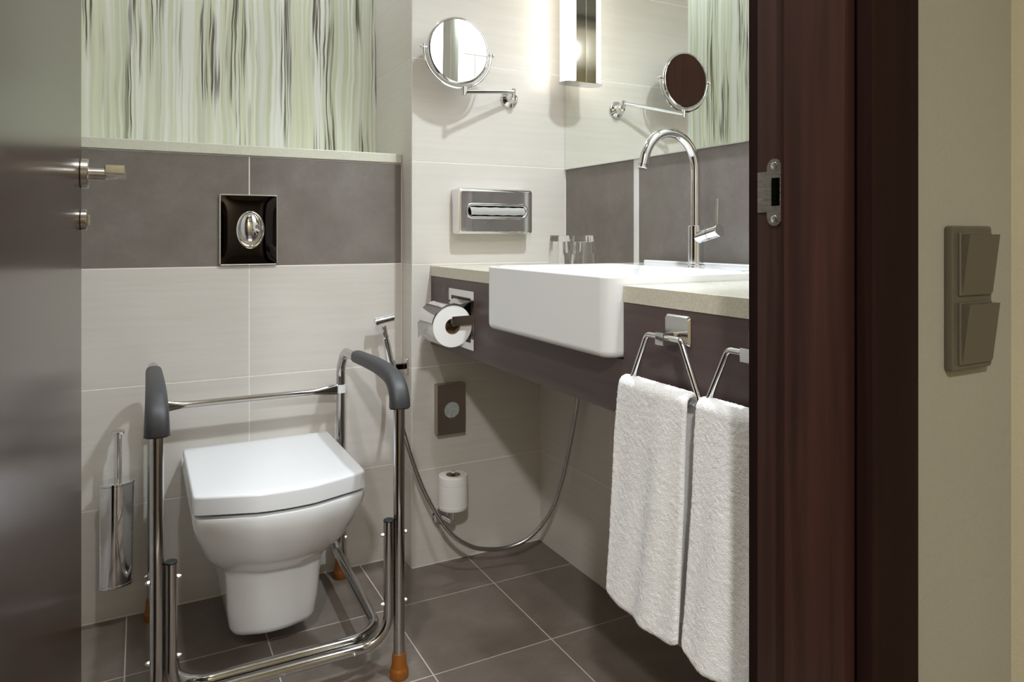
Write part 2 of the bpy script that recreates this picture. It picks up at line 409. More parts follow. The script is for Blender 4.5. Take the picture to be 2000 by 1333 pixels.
bmesh.ops.triangle_fill(bm, edges=eo, use_beauty=True)
ex = bmesh.ops.extrude_face_region(bm, geom=bm.faces[:]); bmesh.ops.translate(bm, verts=[g for g in ex['geom'] if isinstance(g, bmesh.types.BMVert)], vec=(.0014,0,0))
obj('plate', bm, 'nickel', st, 20)
obj('latch_hole', B(XK-.0008, XK-.0002, hy0-.0005, hy1+.0005, hz0-.0005, hz1+.0005), 'hole', st, 0)
for z in (1.0447, .9838):
    bm = bmesh.new(); lathe(bm, [(.0047,0),(.0044,.0007),(.0024,.001),(.0022,.0003)], (XK-.0016,.5785,z), (-1,0,0), 20); obj('screw', bm, 'screw', st)

# light switch
sw = thing('light_switch', 'bronze double rocker light switch on the beige hall wall', 'light switch', (.824, YH, .896))
obj('frame', B(.786, .8625, YH-.010, YH, .816, .976, bev=.003), 'switch', sw)
for z0, z1 in ((.8225, .8915), (.8985, .9685)):
    bm = bmesh.new(); box(bm, .7965, .8575, YH-.0125, YH-.0095, z0, z1, bev=.0008, seg=1); rk = obj('rocker', bm, 'switch', sw, 25)
    bm = bmesh.new(); prism(bm, [(YH-.0125,z0+.002),(YH-.0205,z1-.002),(YH-.0125,z1-.002)], 'x', .8005, .8585); obj('key', bm, 'switch', rk, 0)

# ================================================================== TOILET
TX = .2755
def dshape(w, yf, ycor, yb, rc, N=48):
    """outline: straight back and sides, shallow curved front with rounded corners"""
    pts = []
    c = w; s = max(ycor-yf, .001); rad = (c*c+s*s)/(2*s)
    front = [(-w+2*w*i/24, yf+rad-math.sqrt(max(rad*rad-(-w+2*w*i/24)**2, 0))) for i in range(25)]
    poly = [Vector((-w, yb, 0))]+[Vector((x, y, 0)) for x, y in front]+[Vector((w, yb, 0))]
    # round the two front corners by chamfer-arc
    poly2 = fillet([poly[0], Vector((-w, ycor, 0)), Vector((-w*.35, yf+rad-math.sqrt(rad*rad-(w*.35)**2), 0))], rc, 10)[:-1]
    mid = [Vector((x, y, 0)) for x, y in front if abs(x) <= w*.35]
    right = [Vector((-p.x, p.y, 0)) for p in reversed(poly2)]
    pl = poly2+mid+right
    L = [0]
    for a, b in zip(pl, pl[1:]): L.append(L[-1]+(b-a).length)
    out = []; k = 0
    for i in range(N):
        t = L[-1]*i/(N-1)
        while k < len(L)-2 and L[k+1] < t: k += 1
        f = (t-L[k])/max(L[k+1]-L[k], 1e-9); out.append(pl[k].lerp(pl[k+1], f))
    return out
def section(z, w, yf, ycor, yb, rc, N=64): return [(TX+p.x, p.y, z) for p in dshape(w, yf, ycor, yb, rc, N)]
to = thing('toilet', 'white wall-hung toilet with closed square-edged lid', 'toilet', (TX, YB, .054))
bm = bmesh.new(); yb = YB-.0005
S_ = [(.3845,.165,1.555,1.60,.025),(.3865,.173,1.545,1.590,.025),(.383,.1795,1.538,1.584,.025),(.375,.180,1.537,1.583,.026),(.355,.1775,1.540,1.587,.032),(.33,.171,1.549,1.598,.045),(.30,.160,1.566,1.616,.05),
      (.27,.150,1.588,1.640,.052),(.245,.136,1.613,1.664,.05),(.228,.122,1.637,1.684,.046),(.216,.112,1.652,1.688,.035),(.205,.107,1.658,1.686,.028),(.17,.104,1.666,1.692,.028),
      (.12,.101,1.674,1.698,.028),(.075,.096,1.683,1.706,.03),(.060,.090,1.692,1.714,.032),(.054,.080,1.706,1.728,.032)]
loft(bm, [section(z,w,yf,yc,yb,rc) for z,w,yf,yc,rc in S_])
obj('bowl', bm, 'ceramic', to, 50)
bm = bmesh.new(); loft(bm, [section(z,w,yf,yc,ybk,.03) for z,w,yf,yc,ybk in ((.3868,.160,1.562,1.606,1.96),(.3925,.160,1.562,1.606,1.96))]); obj('gap_shade_strip', bm, 'black', to, 40)['label'] = 'dark strip standing in for the shade between lid and bowl'  # black strip drawn as the shadow in the gap under the lid
bm = bmesh.new()
loft(bm, [section(z,w,yf,yc,ybk,rc) for z,w,yf,yc,ybk,rc in ((.3925,.1785,1.538,1.584,1.952,.017),(.394,.1805,1.536,1.582,1.954,.018),(.426,.1805,1.536,1.582,1.956,.018),(.4300,.1788,1.538,1.584,1.954,.018),(.4317,.1755,1.541,1.587,1.950,.018),(.4325,.150,1.565,1.615,1.93,.028))])
obj('lid', bm, 'lid', to, 45)
for s in (-1, 1):
    bm = bmesh.new(); cyl(bm, (TX+s*.185, 1.935, .404), (TX+s*.150, 1.935, .404), .0135, seg=20, bev=.003); obj('hinge', bm, 'lid', to)
obj('mounting_block', B(TX-.165, TX+.165, 1.955, YB-.0005, .32, .388, bev=.01, seg=3), 'ceramic', to)

# flush plate
fp = thing('flush_plate', 'dark chrome flush plate with oval button above the toilet', 'flush plate', (.2626, YB, .981))
bm = bmesh.new()
def plate_ring(x0,x1,z0,z1,y): return [(x,y,z) for x,z in rrect(x0,x1,z0,z1,.004,3)]
px0,px1,pz0,pz1 = .188,.3375,.886,1.077
loft(bm, [plate_ring(px0,px1,pz0,pz1,YB-.0003), plate_ring(px0,px1,pz0,pz1,YB-.008), plate_ring(px0+.002,px1-.002,pz0+.002,pz1-.002,YB-.0095)], True, True)
obj('rim', bm, 'chrome', fp, 30)
bm = bmesh.new(); rings = []                       # gently bowed face
nx, nz = 24, 24; vv = [[bm.verts.new((px0+.003+(px1-px0-.006)*i/nx, YB-.0096-.006*(1-(2*i/nx-1)**4)*(1-(2*j/nz-1)**4), pz0+.003+(pz1-pz0-.006)*j/nz)) for i in range(nx+1)] for j in range(nz+1)]
for j in range(nz):
    for i in range(nx): bm.faces.new((vv[j][i], vv[j][i+1], vv[j+1][i+1], vv[j+1][i]))
obj('face', bm, 'flush', fp, 60)
def oval(bm, cx, cz, a, b, prof):
    loft(bm, [[(cx+a*s*math.cos(2*PI*i/40), YB-h, cz+b*s*math.sin(2*PI*i/40)) for i in range(40)] for s, h in prof])
bm = bmesh.new(); oval(bm, .265, .981,   .0365, .0515, [(1,.014),(1,.0175),(.97,.0195),(.9,.0205),(.80,.018),(.78,.016)]); bt = obj('button', bm, 'chrome', fp, 50); bt['label'] = 'chrome oval flush button'
bm = bmesh.new(); oval(bm, .265, .988, .0285, .0415, [(1,.016),(1,.021),(.9,.0255),(.7,.0295),(.4,.0325),(.1,.0335)]); obj('push_pad', bm, 'chrome', bt, 60)

# ================================================================== SUPPORT FRAME
FXL, FXR, FYF, FYR = .0285, .5025, 1.491, 2.002
fr = thing('toilet_support_frame', 'chrome tube toilet support frame with grey armrests straddling the toilet', 'support frame', ((FXL+FXR)/2, 1.75, 0))
TR = .0122
for X in (FXL, FXR):
    pts = [(X,FYF,.012),(X,FYF,.615),(X,1.535,.650),(X,1.955,.6445),(X,FYR,.59),(X,FYR,.012)]
    path = fillet(pts, [.035,.05,.05,.06], 8)
    bm = bmesh.new(); tube(bm, path, TR, 18); obj('side_frame', bm, 'chrome2', fr)
    # moulded pad following the front bend of the arm
    pp = catmull([(X,1.487,.588),(X,1.489,.610),(X,1.503,.632),(X,1.535,.6475),(X,1.60,.6545),(X,1.70,.6545),(X,1.83,.650)], 6)
    rings = []; n = len(pp)
    for i, p in enumerate(pp):
        d = (pp[min(i+1,n-1)]-pp[max(i-1,0)]).normalized(); sd = Vector((1,0,0)); nn = sd.cross(d).normalized(); t = i/(n-1)
        wv = .0225-.0055*t; hv = .0195-.0035*t
        for e in ((.0,.86) if i == 0 else (1,)) if False else (1,):
            rings.append([p+sd*wv*math.copysign(abs(math.cos(a))**.75, math.cos(a))*e+nn*hv*math.copysign(abs(math.sin(a))**.75, math.sin(a))*e for a in [2*PI*k/24 for k in range(24)]])
    bm = bmesh.new(); loft(bm, rings); bmesh.ops.bevel(bm, geom=[e for f in bm.faces if len(f.verts) > 4 for e in f.edges], offset=.003, segments=2, affect='EDGES'); obj('armrest', bm, 'pad', fr, 50)['label'] = 'dark grey moulded armrest'
    for Y in (FYF, FYR):
        bm = bmesh.new(); lathe(bm, [(.019,0),(.0205,.003),(.0205,.016),(.0185,.021),(.0165,.024),(.0145,.052),(.0135,.054)], (X,Y,0), seg=24); obj('foot', bm, 'amber', fr)['label'] = 'amber rubber foot'
# front stretcher: upright ends beside the front legs, dropping to a low bar
xi0, xi1 = FXL+.0235, FXR-.0235
path = fillet([(xi0,FYF,.345),(xi0,FYF,.084),(xi1,FYF,.084),(xi1,FYF,.345)], .062, 10)
bm = bmesh.new(); tube(bm, path, .0112, 16); fs_ = obj('front_stretcher', bm, 'chrome2', fr)
for X in (xi0, xi1):
    bm = bmesh.new(); cyl(bm, (X,FYF,.3445), (X,FYF,.349), .0115, seg=18, bev=.001); obj('end_cap', bm, 'black', fs_)
# low loop: runs from the rear legs forward and across behind the front bar
path = fillet([(xi0-.002,FYR-.003,.118),(xi0-.002,FYR-.05,.096),(xi0+.01,FYF+.0235,.092),(xi1-.01,FYF+.0235,.092),(xi1+.002,FYR-.05,.096),(xi1+.002,FYR-.003,.118)], [.03,.07,.07,.03], 10)
bm = bmesh.new(); tube(bm, path, .0112, 16); obj('floor_loop', bm, 'chrome2', fr)
# flattened crossbar behind the toilet
bm = bmesh.new(); rings = []
for i in range(41):
    t = i/40; x = FXL+.012+(FXR-FXL-.024)*t; e = max(0, 1-min(t,1-t)/.16); e = e*e*(3-2*e); hh = .0085+.0055*e; dd = .0085-.0055*e
    rings.append([(x, FYR-.012+dd*math.cos(2*PI*k/16), .534+hh*math.sin(2*PI*k/16)) for k in range(16)])
loft(bm, rings); obj('crossbar', bm, 'chrome2', fr)
for X in (FXL, FXR):
    bm = bmesh.new(); lathe(bm, [(.0125,-.011),(.0155,-.011),(.0155,.011),(.0125,.011)], (X,FYR,.534), seg=20); obj('clip', bm, 'clip', fr)['label'] = 'white plastic collar'
def bolt(p, d):
    bm = bmesh.new(); d = Vector(d); p = Vector(p); cyl(bm, p, p+d*.004, .0045, seg=6); lathe(bm, [(.0034,0),(.003,.0025),(.001,.004)], p+d*.004, d, 12); obj('bolt', bm, 'screw', fr)
for X, s in ((FXL,-1),(FXR,1)):
    xi = xi0 if s < 0 else xi1
    for z in (.315, .165): bolt((X+s*TR, FYF, z), (s,0,0)); bolt((xi-s*.0112, FYF, z+.002), (-s,0,0))
    bolt((X+s*TR, FYR, .11), (s,0,0)); bolt((xi-s*.009, FYR-.004, .118), (-s,0,0))
for X in (.15, .40): bolt((X, FYF-.0112, .084), (0,-1,0))

# ================================================================== TOILET BRUSH
BX, BY = -.0485, 1.995
br = thing('toilet_brush', 'polished chrome toilet brush in an oval wall holder', 'toilet brush', (BX, BY, .108))
def ell(cx, cy, a, b, z, n=40, rot=R(14)): return [(cx+a*math.cos(2*PI*i/n)*math.cos(rot)-b*math.sin(2*PI*i/n)*math.sin(rot), cy+a*math.cos(2*PI*i/n)*math.sin(rot)+b*math.sin(2*PI*i/n)*math.cos(rot), z) for i in range(n)]
bm = bmesh.new(); loft(bm, [ell(BX-.002,BY,.0375,.026,.114), ell(BX,BY,.0395,.028,.356)]); obj('holder', bm, 'chrome', br, 50)
bm = bmesh.new(); loft(bm, [ell(BX-.002,BY,.0375,.026,.1085), ell(BX-.002,BY,.0392,.0275,.1095), ell(BX-.002,BY,.0392,.0275,.114), ell(BX-.002,BY,.0375,.026,.1145)]); obj('base_rim', bm, 'chrome', br, 40)
bm = bmesh.new(); loft(bm, [ell(BX,BY,.040,.0285,.3565), ell(BX,BY,.0415,.030,.3575), ell(BX,BY,.0415,.030,.362), ell(BX,BY,.040,.0285,.3635)]); obj('lid', bm, 'chrome', br, 40)
bm = bmesh.new(); cyl(bm, (BX+.001,BY,.3635), (BX+.001,BY,.478), .0085, seg=24); hd = obj('handle', bm, 'chrome', br)
bm = bmesh.new(); cyl(bm, (BX+.001,BY,.478), (BX+.001,BY,.4855), .0152, seg=30, bev=.0012); obj('knob', bm, 'chrome', hd)
obj('wall_bracket', B(BX-.012, BX+.012, BY+.026, YB-.0003, .25, .30, bev=.001), 'chrome', br)

# ================================================================== BIDET SHOWER
bk = thing('shower_bracket', 'chrome bracket holding the hand shower on the tiled corner', 'bracket', (XC, 2.008, .58))
obj('wall_plate', B(XC-.006, XC-.0003, 1.983, 2.035, .558, .604, bev=.003), 'chrome', bk)
obj('arm', B(XC-.034, XC-.006, 1.992, 2.012, .573, .589, bev=.002), 'flush', bk)
bm = bmesh.new(); lathe(bm, [(.0125,-.012),(.0155,-.012),(.0155,.012),(.0125,.012)], (.6505,2.002,.585), (.03,0,-.12), 20, cap=False)
vr_ = None
obj('cradle', bm, 'chrome', bk)
sh = thing('bidet_shower', 'chrome bidet hand shower with a flexible metal hose', 'hand shower', (.652, 2.0, .56))
top, bot = Vector((.6265,2.000,.704)), Vector((.654,2.002,.560)); ax = (bot-top).normalized()
bm = bmesh.new(); lathe(bm, [(.007,0),(.0085,.006),(.0085,.028),(.0098,.030),(.0098,.036),(.0088,.038),(.0105,.060),(.0115,.100),(.0112,.118),(.0095,.128),(.0095,.146)], top, ax, 20); obj('handle', bm, 'chrome', sh)
hx = Vector((.6,2.0,.7155)); hd2 = Vector((.657,2.0,.7265))
bm = bmesh.new(); dd = (hd2-hx); L_ = dd.length; lathe(bm, [(.0095,0),(.0118,.0012),(.0118,.012),(.0105,.014),(.0105,L_-.010),(.0112,L_-.008),(.0112,L_-.001),(.010,L_)], hx, dd, 24); obj('spray_head', bm, 'chrome', sh)
hose = [(.655,2.002,.556),(.659,1.975,.51),(.6505,1.90,.4265),(.6925,1.862,.273),(.759,1.845,.147),(.824,1.835,.089),(.893,1.83,.066),(.955,1.82,.0665),(1.01,1.805,.092),(1.062,1.785,.157),(1.089,1.765,.252),(1.099,1.735,.37),(1.102,1.705,.486),(1.103,1.695,.56),(1.103,1.69,.70)]
pth = catmull(hose, 34); bm = bmesh.new()
tube(bm, pth, .0066, 10, rfun=lambda t: .0066 if int(t*(len(pth)-1)+.5) % 2 else .0056); obj('hose', bm, 'hose', sh, 70)['label'] = 'ribbed metal shower hose'

# ================================================================== BOX-OUT WALL FITTINGS
# sanitary bag dispenser
sb = thing('bag_dispenser', 'bronze sanitary bag dispenser with round opening low on the wall', 'dispenser', (.809, YS, .383))
bm = bmesh.new(); bx0, bx1, bz0, bz1 = .7665, .8555, .383, .530; cx, cz, rr = (bx0+bx1)/2+.001, .4535, .0245
yf = YS-.027
vo = [bm.verts.new((x, yf, z)) for x, z in rrect(bx0,bx1,bz0,bz1,.003,3)]; vi = [bm.verts.new((cx+rr*math.cos(2*PI*i/32), yf, cz+rr*math.sin(2*PI*i/32))) for i in range(32)]
bmesh.ops.triangle_fill(bm, edges=[bm.edges.new((vo[i], vo[(i+1)%len(vo)])) for i in range(len(vo))]+[bm.edges.new((vi[i], vi[(i+1)%32])) for i in range(32)], use_beauty=True)
ex = bmesh.ops.extrude_face_region(bm, geom=bm.faces[:]); bmesh.ops.translate(bm, verts=[g for g in ex['geom'] if isinstance(g, bmesh.types.BMVert)], vec=(0,.0265,0))
obj('case', bm, 'steel', sb, 30)
bm = bmesh.new(); rings = []
for k in range(7):
    s = 1-k/6.5; rings.append([(cx+rr*.97*s*math.cos(2*PI*i/32), yf+.003+.0045*noise.noise((cx*40+3*s*math.cos(2*PI*i/32)*2, k*.6, 2.5*s*math.sin(2*PI*i/32)*2)), cz+rr*.97*s*math.sin(2*PI*i/32)) for i in range(32)])
loft(bm, rings, False, True); obj('bag', bm, 'bag', sb, 80)['label'] = 'crumpled pale plastic bag in the opening'
# spare roll holder
sp = thing('spare_roll_holder', 'chrome spare roll post fixed low on the tiled wall', 'roll holder', (.79, YS, .155))
bm = bmesh.new(); lathe(bm, [(.024,0),(.025,.002),(.025,.006),(.020,.010),(.013,.012)], (.783,YS-.0003,.141), (0,-1,0), 28); obj('wall_rose', bm, 'chrome', sp)
bm = bmesh.new(); tube(bm, fillet([(.783,YS-.01,.141),(.797,1.885,.141),(.797,1.885,.290)], .012, 6), .0065, 14); obj('post', bm, 'chrome', sp)
bm = bmesh.new(); lathe(bm, [(.008,0),(.017,.001),(.017,.004),(.008,.006)], (.797,1.885,.1775), seg=24); obj('rest_disc', bm, 'chrome', sp)
sr = thing('spare_toilet_roll', 'white spare toilet roll standing upright on the low chrome post', 'toilet roll', (.797, 1.885, .184))
bm = bmesh.new(); lathe(bm, [(.0205,.001),(.040,0),(.0422,.003),(.0426,.013),(.0416,.0145),(.0426,.016),(.0426,.068),(.0416,.0695),(.0426,.071),(.0420,.091),(.0405,.095),(.0205,.095)], (.797,1.885,.184), seg=44, cap=False); rb = obj('roll', bm, 'paperroll', sr, 50)
bm = bmesh.new(); lathe(bm, [(.0205,.001),(.0205,.0955),(.0190,.0955),(.0190,.001),(.0205,.001)], (.797,1.885,.184), seg=32, cap=False); obj('core', bm, 'card', sr)
# tissue dispenser
tb = thing('tissue_dispenser', 'chrome tissue box on the tiled wall beside the mirror', 'tissue dispenser', (.95, YS, .9665))
tx0, tx1, tz0, tz1, ty = .8205, 1.0715, .968, 1.1065, YS-.052
def rr_ring(x0,x1,z0,z1,r,y): return [(x,y,z) for x,z in rrect(x0,x1,z0,z1,r,5)]
bm = bmesh.new(); loft(bm, [rr_ring(tx0,tx1,tz0,tz1,.008,YS-.0003), rr_ring(tx0,tx1,tz0,tz1,.008,ty+.012), rr_ring(tx0+.0035,tx1-.0035,tz0+.0035,tz1-.0035,.008,ty+.0035), rr_ring(tx0+.011,tx1-.011,tz0+.011,tz1-.011,.006,ty)]); obj('case', bm, 'chrome', tb, 40)
sx0, sx1, sz0, sz1 = .850, 1.046, 1.021, 1.056
def slot(e, y): return [(x,y,z) for x,z in rrect(sx0-e,sx1+e,sz0-e,sz1+e,(sz1-sz0)/2+e-.0005,8)]
bm = bmesh.new(); loft(bm, [slot(.006,ty+.0005), slot(.005,ty-.004), slot(.0015,ty-.005), slot(-.002,ty-.003), slot(-.003,ty-.0003)], False, False); obj('slot_rim', bm, 'chrome', tb, 60)
bm = bmesh.new(); loft(bm, [slot(-.001,ty-.0006), slot(-.003,ty-.0010)], False, True); obj('slot', bm, 'hole', tb, 0)
bm = bmesh.new(); g = []
for j in range(7):
    g.append([bm.verts.new((.8575+(.181-.010*j/6*0)*i/30+.004*(1-j/6), ty-.0022-.0035*math.sin(PI*j/6)-.0012*noise.noise((i*.4,j*.5,3)), 1.0268+.0225*j/6+.0006*math.sin(i))) for i in range(31)])
for j in range(6):
    for i in range(30): bm.faces.new((g[j][i], g[j][i+1], g[j+1][i+1], g[j+1][i]))
ts = thing('tissue', 'white paper tissue peeking out of the chrome dispenser slot', 'tissue', (.95, ty, 1.027)); 
bmesh.ops.solidify(bm, geom=bm.faces[:], thickness=.0008); obj('sheet', bm, 'paperroll', ts, 60)
# shaving mirror
sm = thing('shaving_mirror', 'round chrome shaving mirror on a wall arm', 'shaving mirror', (1.0139, YS, 1.389))
MC = Vector((.801,1.858,1.490)); nrm = Vector((.012,-1,-.02)).normalized()
bm = bmesh.new(); lathe(bm, [(.0275,0),(.0285,.002),(.0285,.005),(.025,.009),(.017,.013),(.0125,.020),(.0125,.034),(.009,.037)], (1.0139,YS-.0003,1.3885), (0,-1,0), 32); obj('wall_rose', bm, 'chrome', sm, 50)
E_ = Vector((.815,1.847,1.3735)); P_ = Vector((1.006,1.916,1.405))
bm = bmesh.new(); cyl(bm, P_+Vector((.004,.004,-.018)), P_+Vector((.004,.001,.009)), .0065, seg=16); cyl(bm, P_+Vector((.004,.002,.0)), E_, .0062, seg=16); obj('arm', bm, 'chrome', sm)
bm = bmesh.new(); cyl(bm, E_+Vector((0,0,-.010)), E_+Vector((0,0,.016)), .0072, seg=16, bev=.001); obj('pivot', bm, 'chrome', sm)
side = Vector((0,0,1)).cross(nrm).normalized(); upv = nrm.cross(side).normalized(); RM = .094
bm = bmesh.new(); tube(bm, [MC+(side*math.cos(R(a))+upv*math.sin(R(a)))*(RM+.0105) for a in range(176, 365, 4)], .0032, 10); yk = obj('yoke', bm, 'chrome', sm)
for s in (-1, 1):
    bm = bmesh.new(); cyl(bm, MC+side*s*(RM+.001), MC+side*s*(RM+.014), .0035, seg=12); ball(bm, MC+side*s*(RM+.0165), .0058); obj('thumb_screw', bm, 'chrome', yk)
bm = bmesh.new(); lathe(bm, [(RM-.005,-.0095),(RM,-.007),(RM+.0015,0),(RM,.007),(RM-.005,.0095),(RM-.0055,.0075),(RM-.0055,-.0075),(RM-.005,-.0095)], MC, nrm, 64, cap=False); obj('ring', bm, 'chrome', sm, 60)
for s, nm in ((1,'front'),(-1,'back')):
    bm = bmesh.new(); lathe(bm, [(RM-.005,.0055),(RM-.006,.0078),(.05,.0078),(.0005,.0078)], MC, nrm*s, 64, cap=False); obj('mirror_disc', bm, 'shmirror', sm, 30)

# mirror lamps: half-lens section standing on the mirror
def lamp(yc, label):
    lp = thing('mirror_lamp', label, 'wall lamp', (XM, yc, 1.437), 'tall lamps on the mirror')
    A, Bq, z0, z1 = .074, .034, 1.4395, 2.10
    def half(a, b, t0, t1, z, n=24, e=0): return [(XM-.0004-a*math.sin(R(t0+(t1-t0)*i/n)), yc-b*math.cos(R(t0+(t1-t0)*i/n)), z) for i in range(n+1)]
    # section: flat chrome flanks standing on the glass, bulging diffuser in front
    fk = .037
    def nose(e, z, n=20): return [(XM-fk-(A-fk-e)*math.sin(PI*i/n), yc-(Bq-.002-e)*math.cos(PI*i/n), z) for i in range(n+1)]
    bm = bmesh.new(); loft(bm, [nose(.003, z0), nose(.003, z1)]); obj('diffuser', bm, 'glow', lp, 50)
    for sgn in (-1, 1):
        y0 = yc+sgn*(Bq-.002); bm = bmesh.new(); box(bm, XM-fk, XM-.0004, min(y0, y0-sgn*.003), max(y0, y0-sgn*.003), z0, z1); obj('side_panel', bm, 'chrome', lp, 0)
    for z in (1.4365, z1+.0005):
        bm = bmesh.new(); rg = lambda zz, e: [(XM-.0004, yc-Bq+e, zz)]+[(XM-fk-(A-fk+.001-e)*math.sin(PI*i/24), yc-(Bq-e)*math.cos(PI*i/24), zz) for i in range(25)]+[(XM-.0004, yc+Bq-e, zz)]
        loft(bm, [rg(z,.001), rg(z+.0006,0), rg(z+.0022,0), rg(z+.0028,.001)]); obj('end_cap', bm, 'chrome', lp, 40)
lamp(1.862, 'tall white mirror lamp beside the shaving mirror wall')
lamp(.82, 'tall white mirror lamp hidden behind the door frame')

# ================================================================== VANITY
BX0, BX1, BY0, BY1, BZ0, BZ1 = .7205, 1.198, 1.020, 1.5095, .7475, .8945
XA = .7551; CT, CB = .8775, .8475; g_ = .0015
bm = bmesh.new(); prism(bm, [(XA,YF),(XR-.0005,YF),(XR-.0005,YS-.0005),(XA,YS-.0005),(XA,BY1+g_),(BX1+.002,BY1+g_),(BX1+.002,BY0-g_),(XA,BY0-g_)], 'z', CB, CT, bev=.0015)
tag(obj('vanity_counter', bm, 'counter', None, 25, origin=(1.0,1.27,CB)), 'sand-coloured stone vanity counter around the white basin', 'counter')
bm = bmesh.new(); prism(bm, [(YF,.648),(YS-.0005,.648),(YS-.0005,CB-.0005),(BY1+g_,CB-.0005),(BY1+g_,BZ0-g_),(BY0-g_,BZ0-g_),(BY0-g_,CB-.0005),(YF,CB-.0005)], 'x', XA+.0012, XA+.022)
tag(obj('vanity_apron', bm, 'apron', None, 0, origin=(XA,1.27,.648)), 'dark wood apron panel below the vanity counter', 'panel')
# basin
bs = thing('wash_basin', 'white rectangular ceramic basin set into the vanity counter', 'basin', ((BX0+BX1)/2, (BY0+BY1)/2, BZ0))
def br_(e, r, z, fx=0, bx=0): return [(x,y,z) for x,y in rrect(BX0+e+fx, BX1-e-bx, BY0+e, BY1-e, r, 8)]
bm = bmesh.new()
loft(bm, [br_(.014,.016,BZ0), br_(.006,.022,BZ0+.002), br_(.0015,.024,BZ0+.007), br_(0,.024,BZ0+.014), br_(0,.024,BZ1-.005), br_(.0015,.023,BZ1-.0015), br_(.005,.022,BZ1),
          br_(.014,.03,BZ1-.0002,0,.105), br_(.018,.034,BZ1-.003,0,.105), br_(.022,.036,BZ1-.012,0,.105), br_(.032,.045,BZ1-.07,0,.105), br_(.055,.05,BZ1-.098,0,.105), br_(.10,.05,BZ1-.106,0,.105)])
obj('bowl', bm, 'ceramic', bs, 50)
obj('back_lip', B(BX1-.016, BX1, BY0+.012, BY1-.004, BZ1-.004, BZ1+.007, bev=.003, seg=3), 'ceramic', bs)
bm = bmesh.new(); lathe(bm, [(.0005,.004),(.02,.004),(.024,.0015),(.025,0)], (.90,1.265,BZ1-.1062), seg=28); obj('drain', bm, 'chrome', bs)
# faucet
FXX, FYY = 1.148, 1.268
fa = thing('basin_faucet', 'tall chrome swan-neck basin faucet with side lever', 'faucet', (FXX, FYY, BZ1))
bm = bmesh.new(); lathe(bm, [(.0225,0),(.0225,.003),(.0185,.004),(.0178,.006),(.0178,.092),(.0168,.094)], (FXX,FYY,BZ1), seg=36); obj('body', bm, 'chrome', fa)
sc = Vector((FXX-.076, FYY+.0, 1.118)); path = [Vector((FXX,FYY,BZ1+.092)), Vector((FXX,FYY,1.06)), Vector((FXX,FYY,1.10))]
for a in range(0, 171, 6): path.append(sc+Vector((.076*math.cos(R(a)), 0, .083*math.sin(R(a)))))
e = path[-1]; dn = (path[-1]-path[-2]).normalized(); path.append(e+dn*.012)
bm = bmesh.new(); tube(bm, path, .0112, 22); spt = obj('spout', bm, 'chrome', fa, 50)
bm = bmesh.new(); cyl(bm, e+dn*.0122, e+dn*.021, .0117, seg=22, bev=.0015); obj('aerator', bm, 'chrome', spt)
c0 = Vector((FXX,FYY,.9585)); c1 = Vector((FXX+.002,FYY-.076,.9775)); dv = (c1-c0).normalized()
bm = bmesh.new(); cyl(bm, c0, c0+dv*.046, .0145, seg=30); cyl(bm, c0+dv*.0468, c1, .0148, seg=30, bev=.001); lv = obj('valve', bm, 'chrome', fa)
bm = bmesh.new(); cyl(bm, c1-dv*.010+Vector((0,0,.0125)), c1-dv*.010+Vector((0,-.003,.073)), .0033, seg=12, bev=.001); obj('lever', bm, 'chrome', lv)
# upside-down tumblers
def tumbler(x, y, label):
    bm = bmesh.new(); n = 60; rings = []
    H_ = .088
    def rad(t): return .0355-.0062*t
    prof = []
    for k in range(13):
        t = k/12; fl = 0 if t < .42 else min(1, (t-.42)/.06)*(1 if t < .97 else .3)
        prof.append((rad(t), CT+.0004+H_*t, fl))
    for r, z, fl in prof: rings.append([(x+(r*(1-.055*fl*(.5-.5*math.cos(12*2*PI*i/n))))*math.cos(2*PI*i/n), y+(r*(1-.055*fl*(.5-.5*math.cos(12*2*PI*i/n))))*math.sin(2*PI*i/n), z) for i in range(n)])
    top = CT+.0004+H_
    rings.append([(x+.020*math.cos(2*PI*i/n), y+.020*math.sin(2*PI*i/n), top+.0008) for i in range(n)])
    inner = []
    for k in range(9):
        t = .80*k/8; inner.append([(x+(rad(t)-.0022-.002*t)*math.cos(2*PI*i/n), y+(rad(t)-.0022-.002*t)*math.sin(2*PI*i/n), CT+.0004+H_*t) for i in range(n)])
    inner.append([(x+.012*math.cos(2*PI*i/n), y+.012*math.sin(2*PI*i/n), CT+.0004+H_*.83) for i in range(n)])
    vr1 = loft(bm, rings, False, True); vr2 = loft(bm, inner, False, True)
    for i in range(n): bm.faces.new((vr1[0][i], vr2[0][i], vr2[0][(i+1)%n], vr1[0][(i+1)%n]))
    tag(obj('drinking_glass', bm, 'glass', None, 30, origin=(x,y,CT)), label, 'glass', 'upturned glasses beside the basin')
tumbler(1.098, 1.665, 'upturned clear fluted glass, the one nearer the faucet')
tumbler(1.083, 1.765, 'upturned clear fluted glass, the one nearer the tissue box wall')

